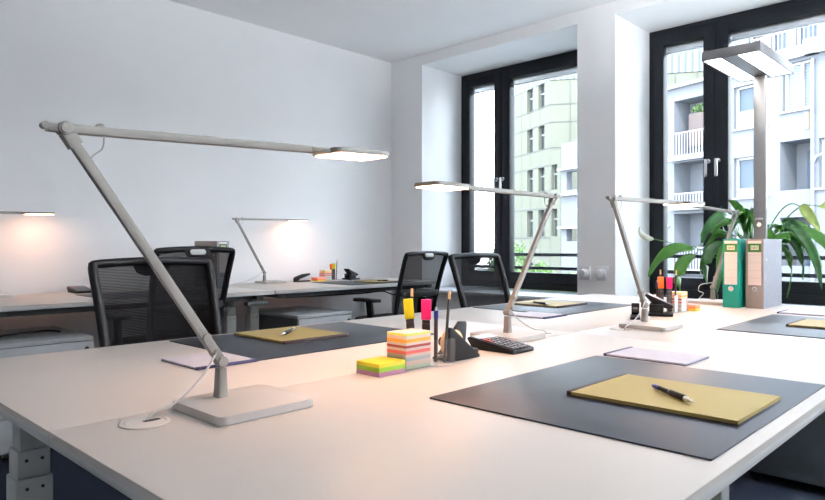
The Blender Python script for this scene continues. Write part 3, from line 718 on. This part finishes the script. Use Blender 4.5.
binder(3.205, 3.475, .998, 1.070, '-X', 'green binder', 'green binder', 'green lever arch binder with white spine label')
binder(3.235, 3.520, .903, .979, '-X', 'grey binder spine', 'grey binder side', 'brown-grey lever arch binder right of the green one')
binder(2.227, 2.316, 3.95, 4.26, '-Y', 'grey binder side', 'grey binder spine', 'grey lever arch binder against the wall behind a mesh chair')

# ------------------------------------------------------------------ peace lily on the sill
PX0, PY0 = 4.50, 1.28
t = thing('peace_lily', 'leafy green peace lily with white blooms on the sill behind binders', 'potted plant', (PX0, PY0, .642))
O = Vector((PX0, PY0, .642))
bm = new(); lathe(bm, [(.070, 0), (.085, .06), (.095, .13), (.098, .15), (.090, .15), (.088, .135)], 32); obj('pot', bm, 'pot white', t)
bm = new(); lathe(bm, [(.080, .118), (.086, .134), (.02, .138)], 24); obj('soil', bm, 'soil', t)
def leaf(pts, width, m='leaf green', fold=.25, base=None, name='leaf', roll=0.):
    P = smoothpath([Vector(p)-O for p in pts], 5); n = len(P); bm = new(); rows = []
    for i, p in enumerate(P):
        q = i/(n-1); tn = (P[min(i+1, n-1)]-P[max(i-1, 0)]).normalized()
        s = tn.cross(Vector((0, 0, 1)))
        if s.length < .2: s = tn.cross(Vector((1, 0, 0)))
        s.normalize(); s = Matrix.Rotation(roll, 3, tn) @ s; u = s.cross(tn).normalized()
        w = width*.36*max(.02, math.sin(PI*q**.8)**.85)
        rp = [p+s*w*c_+u*(abs(c_)*w*fold+.004*math.sin(q*14+c_*2)*abs(c_)) for c_ in (-1, -.55, 0, .55, 1)]
        rows.append([bm.verts.new(v) for v in rp])
    for A, B in zip(rows, rows[1:]):
        for j in range(4): bm.faces.new((A[j], A[j+1], B[j+1], B[j]))
    lf = obj(name, bm, m, t, smooth=80)
    sd = lf.modifiers.new('thick', 'SOLIDIFY'); sd.thickness = .0012
    b0 = Vector((random.uniform(-.03, .03), random.uniform(-.03, .03), .135)); p0 = P[0]
    if base is None:
        mid = b0.lerp(p0, .55)+Vector((0, 0, .06+.15*(p0-b0).length))
        path = [b0, mid, p0]
    else: path = [b0]+[Vector(b)-O for b in base]+[p0]
    bm = new(); tube(bm, smoothpath(path, 6), .0034, n=6)
    # local space of the leaf equals local space of the plant
    obj('stem', bm, 'stem green', lf)
A = at
leaf([A(694, 249, 4.30), A(676, 249, 4.26), A(660, 259, 4.22), A(648, 277, 4.20)], .125, roll=-.9, base=[A(706, 247, 4.4)])
leaf([A(695, 255, 4.32), A(684, 262, 4.28), A(678, 278, 4.25), A(681, 302, 4.23)], .11, roll=-1.1, base=[A(708, 250, 4.4)])
leaf([A(736, 222, 4.40), A(724, 216, 4.34), A(710, 226, 4.28), A(701, 244, 4.24)], .12, 'leaf dark', roll=-.7)
leaf([A(728, 244, 4.42), A(714, 247, 4.36), A(706, 262, 4.32), A(707, 285, 4.30)], .105, 'leaf dark', roll=-1.0)
leaf([A(722, 250, 4.44), A(712, 250, 4.40), A(703, 262, 4.38), A(700, 278, 4.36)], .06, roll=-1.0)
leaf([A(734, 236, 4.46), A(718, 232, 4.44), A(706, 232, 4.42), A(700, 236, 4.41)], .11, roll=-.4)
leaf([A(744, 232, 4.45), A(742, 214, 4.40), A(735, 204, 4.36), A(728, 200, 4.33)], .07, roll=.9)
leaf([A(746, 236, 4.44), A(748, 218, 4.38), A(753, 214, 4.33), A(757, 232, 4.30)], .10, roll=1.2)
leaf([A(742, 240, 4.50), A(738, 224, 4.52), A(732, 214, 4.55), A(722, 216, 4.58)], .10, roll=.4)
leaf([A(752, 240, 4.5), A(752, 226, 4.46), A(748, 214, 4.42), A(745, 208, 4.4)], .08, 'leaf dark', roll=.9)
leaf([A(750, 244, 4.5), A(760, 234, 4.42), A(770, 234, 4.36), A(778, 246, 4.3)], .09, roll=.9)
leaf([A(758, 243, 4.5), A(770, 230, 4.44), A(783, 224, 4.38), A(796, 236, 4.32)], .07, roll=.5)
leaf([A(768, 240, 4.45), A(786, 222, 4.38), A(804, 238, 4.30), A(816, 262, 4.26), A(822, 290, 4.24)], .085, 'leaf dark', roll=.9)
leaf([A(772, 244, 4.46), A(790, 230, 4.40), A(808, 244, 4.33), A(822, 268, 4.28)], .10, roll=.9)
leaf([A(776, 246, 4.44), A(792, 240, 4.38), A(801, 256, 4.34), A(803, 280, 4.32)], .07, 'leaf dark', roll=1.1)
leaf([A(778, 252, 4.42), A(787, 250, 4.36), A(791, 270, 4.32), A(787, 298, 4.30)], .055, roll=1.2)
leaf([A(790, 238, 4.44), A(806, 232, 4.40), A(824, 242, 4.36), A(840, 266, 4.32)], .10, roll=.7)
leaf([A(760, 246, 4.40), A(772, 240, 4.34), A(784, 236, 4.28), A(790, 240, 4.24)], .085, roll=.9)
leaf([A(728, 262, 4.36), A(722, 270, 4.30), A(716, 286, 4.27), A(718, 300, 4.25)], .07, 'leaf dark', roll=-1)
rl = random.Random(3)
for (u0, v0, u1, v1, u2, v2, X, w_, mm) in (
        (748, 238, 738, 214, 727, 226, 4.42, .07, 'leaf green'), (744, 236, 736, 222, 728, 240, 4.38, .06, 'leaf dark'), (750, 238, 757, 220, 764, 236, 4.40, .06, 'leaf green'),
        (740, 238, 722, 224, 712, 236, 4.46, .08, 'leaf green'), (736, 242, 716, 236, 704, 252, 4.48, .07, 'leaf green'), (764, 240, 776, 226, 786, 238, 4.45, .06, 'leaf green'),
        (770, 240, 792, 234, 806, 254, 4.46, .07, 'leaf green'), (772, 242, 800, 226, 822, 246, 4.50, .075, 'leaf green'), (768, 244, 784, 246, 794, 262, 4.38, .05, 'leaf dark'),
        (732, 246, 722, 248, 716, 270, 4.35, .05, 'leaf green'), (746, 238, 744, 222, 752, 206, 4.50, .055, 'leaf green'), (726, 240, 714, 220, 722, 206, 4.52, .06, 'leaf dark')):
    leaf([A(u0, v0, X), A((u0+u1)/2, v1-1, X-.03), A(u1+(u1-u0)*.1, v1+1, X-.06), A(u2, v2, X-.09)], w_, mm, roll=(-1 if u2 < u0 else 1)*rl.uniform(.4, 1.1))
def bloom(pts, tip, width, m, stem):
    leaf(pts, width, m, fold=.5, base=stem, name='bloom', roll=tip)
bloom([A(654, 239, 4.25), A(647, 238, 4.235), A(641, 233, 4.22), A(640, 226, 4.21)], 1.6, .055, 'spathe white', [A(704, 251, 4.4), A(680, 245, 4.33)])
bloom([A(800, 206, 4.30), A(806, 210, 4.28), A(813, 220, 4.26), A(820, 232, 4.25)], 1.2, .085, 'spathe green', [A(768, 236, 4.42), A(778, 214, 4.37), A(790, 204, 4.33)])
bloom([A(819, 206, 4.30), A(826, 207, 4.28), A(834, 212, 4.27), A(840, 220, 4.26)], .8, .07, 'spathe green', [A(772, 240, 4.44), A(786, 219, 4.38), A(802, 206, 4.33)])

# ------------------------------------------------------------------ outdoors
GZ = -3.0
bm = new(); box(bm, 5.2, 90, -60, 90, GZ-.2, GZ); o = struct('ground_outside', bm, 'outdoor ground')

def frame_at(rd, dd, r, d):
    """origin from camera-plan coordinates (r right, d forward) and a plan direction"""
    to = lambda r_, d_: Vector((r_*CS+d_*CC, -r_*CC+d_*CS, 0))
    o = to(r, d); u = to(rd, dd).normalized(); return o, u
# white apartment block across the street; local y runs along the front, local -x faces the room
o, u = frame_at(-.486, .874, 13.3, 27.)
W = thing('apartment_building', 'white apartment block with balconies across the street, behind the plant', 'building', (o.x, o.y, 0), math.atan2(u.y, u.x)-PI/2)
K = CAMZ
def grid_wall(bm, y0, y1, z0, z1, holes, x0, x1):
    ysn = sorted({y0, y1, *[min(max(h[0], y0), y1) for h in holes], *[min(max(h[1], y0), y1) for h in holes]}); zsn = sorted({z0, z1, *[min(max(h[2], z0), z1) for h in holes], *[min(max(h[3], z0), z1) for h in holes]})
    for a, b in zip(ysn, ysn[1:]):
        run = None
        for c_, d_ in zip(zsn, zsn[1:]):
            m = ((a+b)/2, (c_+d_)/2)
            solid = not any(h[0] < m[0] < h[1] and h[2] < m[1] < h[3] for h in holes)
            if solid: run = (run[0], d_) if run else (c_, d_)
            if run and (not solid or d_ == zsn[-1]):
                box(bm, x0, x1, a, b, run[0], run[1]); run = None
wins = [(-1.42, 0, 4.76, 6.5), (-1.42, 0, 1.94, 3.58), (-1.42, 0, -1.0, .7), (-3.14, -2.06, 5.13, 6.95), (-5.2, -3.42, 2.1, 3.93), (-5.2, -3.9, 5.1, 6.9), (3.28, 3.96, 3.9, 6.1), (3.28, 3.96, .9, 3.1)]
logs = [(-3.16, -1.96, 2.10, 3.98), (-3.16, -1.96, -.8, 1.06), (.9, 2.95, 3.93, 6.5), (.9, 2.95, 1.72, 3.70), (.9, 2.95, -1.1, 1.4)]
holes = [(a, b, c_+K, d_+K) for a, b, c_, d_ in wins+logs]
bm = new(); grid_wall(bm, -9, 4.1, GZ, 7.12+K, holes, 0, .5); obj('front_wall', bm, 'facade white', W)
bm = new(); box(bm, .52, 12, -9, 9.0, GZ, 7.0+K) if False else box(bm, 2.2, 9, -9, 3.9, GZ, 7.0+K); obj('rear_volume', bm, 'facade white', W)
for a, b, c_, d_ in wins:
    c1, d1 = c_+K, d_+K
    bm = new(); f = .09
    box(bm, .16, .24, a+.02, a+.02+f, c1, d1); box(bm, .16, .24, b-.02-f, b-.02, c1, d1); box(bm, .16, .24, a, b, c1, c1+f); box(bm, .16, .24, a, b, d1-f, d1)
    box(bm, .16, .24, a+(b-a)*.38-.06, a+(b-a)*.38+.06, c1, d1); wf = obj('window', bm, 'window white', W)
    bm = new(); box(bm, .25, .28, a, b, c1, d1); obj('pane', bm, 'shutter' if a < -2 and c_ > 2 else 'pane blue', wf)
    bm = new(); box(bm, .19, .22, a+.1, b-.1, c1+f, c1+f+(.35 if c_ > 4 else .0)+.3) if a == -1.42 else box(bm, .19, .2, a+.1, b-.1, c1+f, c1+f+.02); obj('curtain', bm, 'pane warm', wf)
    bm = new(); box(bm, -.10, .16, a-.12, b+.12, c1-.08, c1, .01); obj('window_ledge', bm, 'facade white slab', W)
for a, b, c_, d_ in logs:
    c1, d1 = c_+K, d_+K
    bm = new(); box(bm, .5, 1.1, a-.15, a, c1-.1, d1+.1); box(bm, .5, 1.1, b, b+.15, c1-.1, d1+.1); box(bm, .5, 1.1, a, b, d1, d1+.1); box(bm, .5, 1.1, a, b, c1-.12, c1-.001); box(bm, 1.1, 1.25, a-.15, b+.15, c1-.1, d1+.1)
    lg = obj('loggia', bm, 'facade white', W)
    bm = new(); box(bm, 1.04, 1.09, a+.1, a+.75, c1, d1-.3); obj('loggia_door', bm, 'pane blue', lg)
def railing(y0, y1, z0, z1, x, parent, n, name='balcony_railing', slope=0):
    bm = new(); box(bm, x-.025, x+.025, y0, y1, z1-.05, z1); box(bm, x-.02, x+.02, y0, y1, z0, z0+.04)
    for k in range(n+1): y = y0+(y1-y0)*k/n; box(bm, x-.012, x+.012, y-.014, y+.014, z0, z1)
    obj(name, bm, 'rail white', parent)
for z in (3.93, 1.72, -1.1):
    bm = new(); box(bm, -.35, .0, .8, 3.0, z-.18+K, z+.0+K, .01); obj('balcony_slab', bm, 'facade white slab', W)
railing(.85, 2.75, 3.95+K, 5.0+K, -.28, W, 13); railing(.85, 2.75, 1.72+K, 2.3+K, -.28, W, 13); railing(.85, 2.75, -1.1+K, -.1+K, -.28, W, 13)
# roof terrace: set-back upper storey
bm = new(); box(bm, -.25, .6, -9, 4.2, 7.05+K, 7.20+K); box(bm, -.05, .3, -9, -.6, 7.2+K, 7.55+K); obj('roof_edge', bm, 'facade white slab', W)
tw = [(-.50, .15, 7.7, 9.0), (-1.50, -.80, 7.5, 9.0), (-2.7, -1.85, 7.3, 9.0), (-4.2, -3.2, 7.3, 9.0)]
bm = new(); grid_wall(bm, -9, .9, 7.1+K, 10.0+K, [(a, b, c_+K, d_+K) for a, b, c_, d_ in tw], 1.2, 1.6); box(bm, 2.0, 6, -9, .9, 7.1+K, 9.9+K); obj('top_storey', bm, 'facade white', W)
for i, (a, b, c_, d_) in enumerate(tw):
    bm = new(); box(bm, 1.35, 1.42, a, a+.09, c_+K, d_+K); box(bm, 1.35, 1.42, b-.09, b, c_+K, d_+K); box(bm, 1.35, 1.42, a, b, d_-.08+K, d_+K); wf = obj('window', bm, 'window white', W)
    bm = new(); box(bm, 1.45, 1.5, a, b, c_+K, d_+K); obj('pane', bm, 'planter wood' if i in (0, 3) else 'pane blue', wf)
railing(-8.5, -.9, 7.25+K, 8.25+K, -.0, W, 46, 'terrace_railing')
bm = new(); tube(bm, [(-.10, -3.25, GZ+.1), (-.10, -3.25, 6.9+K)], .06, n=12, up=(1, 0, 0)); tube(bm, smoothpath([(-.10, -3.25, 3.0+K), (-.12, -3.40, 3.25+K), (-.1, -3.7, 3.35+K)]), .05, n=10); obj('downpipe', bm, 'downpipe', W)
bm = new(); cyl(bm, (-.16, -3.25, 7.05+K), (-.16, -3.25, 7.6+K), .24, .30, n=16); obj('rain_hopper', bm, 'facade white slab', W)
bm = new(); box(bm, -.06, -.01, -3.06, -2.94, 3.95+.4+K, 3.95+1.0+K); obj('cloth', bm, 'orange cloth', W)
# lower left wing with open balconies, seen through the left window
bm = new(); grid_wall(bm, 7.6, 10.4, GZ, 5.6+K, [(8.2, 10.0, 3.0+K, 4.0+K), (8.2, 10.0, .2+K, 1.0+K)], .0, .4); box(bm, 1.2, 6, 7.6, 10.4, GZ, 5.5+K); box(bm, .4, 1.2, 7.6, 7.8, GZ, 5.5+K)
obj('side_wing', bm, 'facade white', W)
for z in (4.2, 2.8, 1.0):
    bm = new(); box(bm, -.3, .0, 7.6, 10.45, z-.12+K, z+K); obj('balcony_slab', bm, 'facade white slab', W)
bm = new(); box(bm, .6, 5, 4.1, 7.6, GZ, 3.0+K) ; obj('link_wing', bm, 'facade white', W)
bm = new(); box(bm, -.2, .15, 1.45, 2.45, 5.25+K, 6.72+K, .01)
pl = obj('planter', bm, 'planter wood'); pl.location = W.location; pl.rotation_euler = W.rotation_euler
pl.location += Matrix.Rotation(W.rotation_euler.z, 3, 'Z') @ Vector((.55, -.0, -.85))
tag(pl, 'brown planter box on a balcony of the white block', 'planter')

def bush(name, loc, rx, ry, rz, n, size, m, label, cat, group=None, seed=1):
    rnd = random.Random(seed); bm = new()
    for _ in range(n):
        v = Vector((rnd.gauss(0, 1), rnd.gauss(0, 1), rnd.gauss(0, 1))).normalized()*rnd.uniform(.55, 1)**.5
        k = 1+.25*math.sin(v.x*5+seed)*math.cos(v.y*6)
        c_ = Vector((v.x*rx*k, v.y*ry*k, abs(v.z)*rz*k if v.z > -.2 else v.z*rz*.3))
        e = Euler((rnd.uniform(0, 6), rnd.uniform(0, 6), rnd.uniform(0, 6))).to_matrix(); s = size*rnd.uniform(.6, 1.3)
        q = [bm.verts.new(c_+e @ Vector(p)*s) for p in ((-.5, 0, 0), (0, -.28, .05), (.5, 0, 0), (0, .28, .05))]
        bm.faces.new(q)
    # woody core so that light does not pour through
    o = obj(name, bm, m, loc=loc)
    return tag(o, label, cat, group)
q = pl.location+Matrix.Rotation(W.rotation_euler.z, 3, 'Z') @ Vector((-.02, 1.95, 6.86+K))
bush('balcony_plant', tuple(q), .12, .42, .25, 260, .12, 'bush leaf', 'green plant growing in the balcony planter', 'plant', seed=5)

# cream panelled building seen through the left window
o, u = frame_at(-.329, .944, 9.49, 45.)
B = thing('office_building', 'cream panelled building with narrow dark windows beyond the left window', 'building', (o.x, o.y, 0), math.atan2(u.y, u.x)-PI/2)
cw = []
for z0, z1 in ((9.6, 11.38), (6.7, 8.45), (3.78, 5.5), (.6, 2.47), (-1.9, -1.28)):
    for y in (.78, 2.4): cw.append((y-.05, y+.80, z0, z1))
    if z0 < 5 and z0 > 0: pass
cols = [(a, b, c_+K, d_+K) for a, b, c_, d_ in cw]
bm = new(); grid_wall(bm, 0.0, 6.6, GZ, 11.36+K, cols, 0, .35); grid_wall(bm, 6.6, 6.9, GZ, 11.36+K, [], 0, .35); obj('front_wall', bm, 'facade panels', B)
bm = new()
for z in (9.68, 8.46, 6.7, 5.5, 3.75, 2.55, .5, -.8): box(bm, -.012, .002, 0, 6.9, z+K-.045, z+K+.045)
obj('panel_joint', bm, 'facade joint', B)
for a, b, c_, d_ in cw:
    bm = new(); box(bm, .28, .34, a, b, c_+K, d_+K); wf = obj('window', bm, 'opening dark', B)
    bm = new(); box(bm, .22, .27, a, b, c_+K+(d_-c_)*.60, c_+K+(d_-c_)*.66); obj('transom', bm, 'parapet ribbed', wf)
# lower storeys reach further out to the right, past the corner
lw = [(-.92, -.16, 3.78, 5.5), (-.92, -.16, .6, 2.47)]
bm = new(); grid_wall(bm, -1.8, 0, GZ, 6.4+K, [(a, b, c_+K, d_+K) for a, b, c_, d_ in lw], 0, .35); obj('corner_wall', bm, 'facade panels', B)
for a, b, c_, d_ in lw:
    bm = new(); box(bm, .28, .34, a, b, c_+K, d_+K); wf = obj('window', bm, 'opening dark', B)
    bm = new(); box(bm, .22, .27, a, b, c_+K+(d_-c_)*.60, c_+K+(d_-c_)*.66); obj('transom', bm, 'parapet ribbed', wf)
bm = new(); box(bm, .36, 3.0, -1.8, 0, GZ, 6.3+K); obj('corner_volume', bm, 'facade cream', B)
SA = math.radians(-33.1)     # the side front meets the other at an acute corner
bm = new(); box(bm, 0, 13, 0, 6, GZ, 11.34+K); obj('side_front', bm, 'facade cream', B, rotz=SA)
bm = new()
for z in (9.68, 8.46, 6.7, 5.5): box(bm, 0, 13, -.012, .0, z+K-.04, z+K+.04)
for k in range(1, 10): box(bm, k*1.35-.025, k*1.35+.025, -.012, .0, 6.5+K, 11.3+K)
obj('side_joint', bm, 'facade joint', B, rotz=SA)
bm = new(); box(bm, -.02, .36, -.02, 6.92, 11.37+K, 12.1+K); obj('parapet', bm, 'ribs', B)
bm = new(); box(bm, -.02, 13.1, -.05, .4, 11.36+K, 13.7+K); obj('side_parapet', bm, 'side ribs', B, rotz=SA)

# shrubs under the left window
SG = 'shrubs beyond the left window'
for i, (u_, v_, X_, rx, ry, rz, lab) in enumerate(((508, 262, 18.5, 1.0, 1.1, 1.25, 'tall sprawling green shrub at the left of the left window'), (535, 272, 16.3, .8, 1.0, .75, 'low green shrub behind the lamp stem in the left window'), (551, 277, 14.0, .6, .85, .55, 'low green shrub in the middle of the left window'), (570, 278, 12.4, .6, .85, .5, 'low green shrub at the right of the left window'))):
    p = at(u_, v_, X_)
    bush('shrub', (p.x, p.y, p.z-.75+(.0 if i else 0)), rx*.8, ry*.8, rz+.2, 2200, .16, 'bush leaf', lab, 'shrub', SG, seed=11+i)
bm = new(); p0 = at(498, 270, 19.5); p1 = at(590, 270, 11.2)
d_ = (p1-p0).normalized(); sweep(bm, [(p0.x, p0.y, (GZ-.9)/2), (p1.x, p1.y, (GZ-.9)/2)], [(-1.3, -(-.9-GZ)/2), (1.3, -(-.9-GZ)/2), (1.3, (-.9-GZ)/2), (-1.3, (-.9-GZ)/2)])
tag(obj('planting_bed', bm, 'facade white slab'), 'pale raised planting bed carrying the shrubs outside', 'planting bed')

# ------------------------------------------------------------------ light
w = bpy.data.worlds.new('World'); bpy.context.scene.world = w; w.use_nodes = True
nt = w.node_tree; bg = nt.nodes['Background']
tc = nt.nodes.new('ShaderNodeTexCoord'); sp = nt.nodes.new('ShaderNodeSeparateXYZ'); nt.links.new(tc.outputs['Generated'], sp.inputs[0])
rp = nt.nodes.new('ShaderNodeValToRGB'); nt.links.new(sp.outputs['Z'], rp.inputs[0])
rp.color_ramp.elements[0].position = 0; rp.color_ramp.elements[0].color = (.88, .945, 1., 1)
rp.color_ramp.elements[1].position = .6; rp.color_ramp.elements[1].color = (.66, .82, 1., 1)
nt.links.new(rp.outputs[0], bg.inputs[0]); bg.inputs[1].default_value = 4.3
sun = bpy.data.lights.new('sun', 'SUN'); sun.energy = 1.8; sun.angle = math.radians(2); sun.color = (1, .97, .9)
so = bpy.data.objects.new('sun', sun); C.objects.link(so)
so.rotation_euler = Vector((.62, .30, -.72)).to_track_quat('-Z', 'Y').to_euler()
for i, (a, b) in enumerate(NICHES):
    l = bpy.data.lights.new('portal', 'AREA'); l.shape = 'RECTANGLE'; l.size = NZ1-.64; l.size_y = b-a; l.cycles.is_portal = True
    lo = bpy.data.objects.new('window_portal', l); C.objects.link(lo); lo.location = (5.04, (a+b)/2, (NZ1+.64)/2)
    lo.rotation_euler = Matrix(((0, 0, 1), (0, 1, 0), (-1, 0, 0))).to_euler()

# ------------------------------------------------------------------ camera and view
cam = bpy.data.cameras.new('camera'); co = bpy.data.objects.new('camera', cam); C.objects.link(co)
cam.sensor_width = 36; cam.lens = 652/825*36; cam.shift_y = -5/825; cam.clip_start = .02; cam.clip_end = 400
co.location = (0, 0, CAMZ)
fwd = Vector((CC, CS, 0))
co.rotation_euler = fwd.to_track_quat('-Z', 'Y').to_euler()
S = bpy.context.scene; S.camera = co
S.view_settings.view_transform = 'Standard'; S.view_settings.look = 'None'; S.view_settings.gamma = 1; S.view_settings.use_curve_mapping = False
S.view_settings.exposure = 1.75
S.cycles.use_denoising = True; S.cycles.max_bounces = 8; S.cycles.diffuse_bounces = 5; S.cycles.transparent_max_bounces = 16
S.cycles.sample_clamp_indirect = 6
S.cycles.caustics_reflective = False; S.cycles.caustics_refractive = False
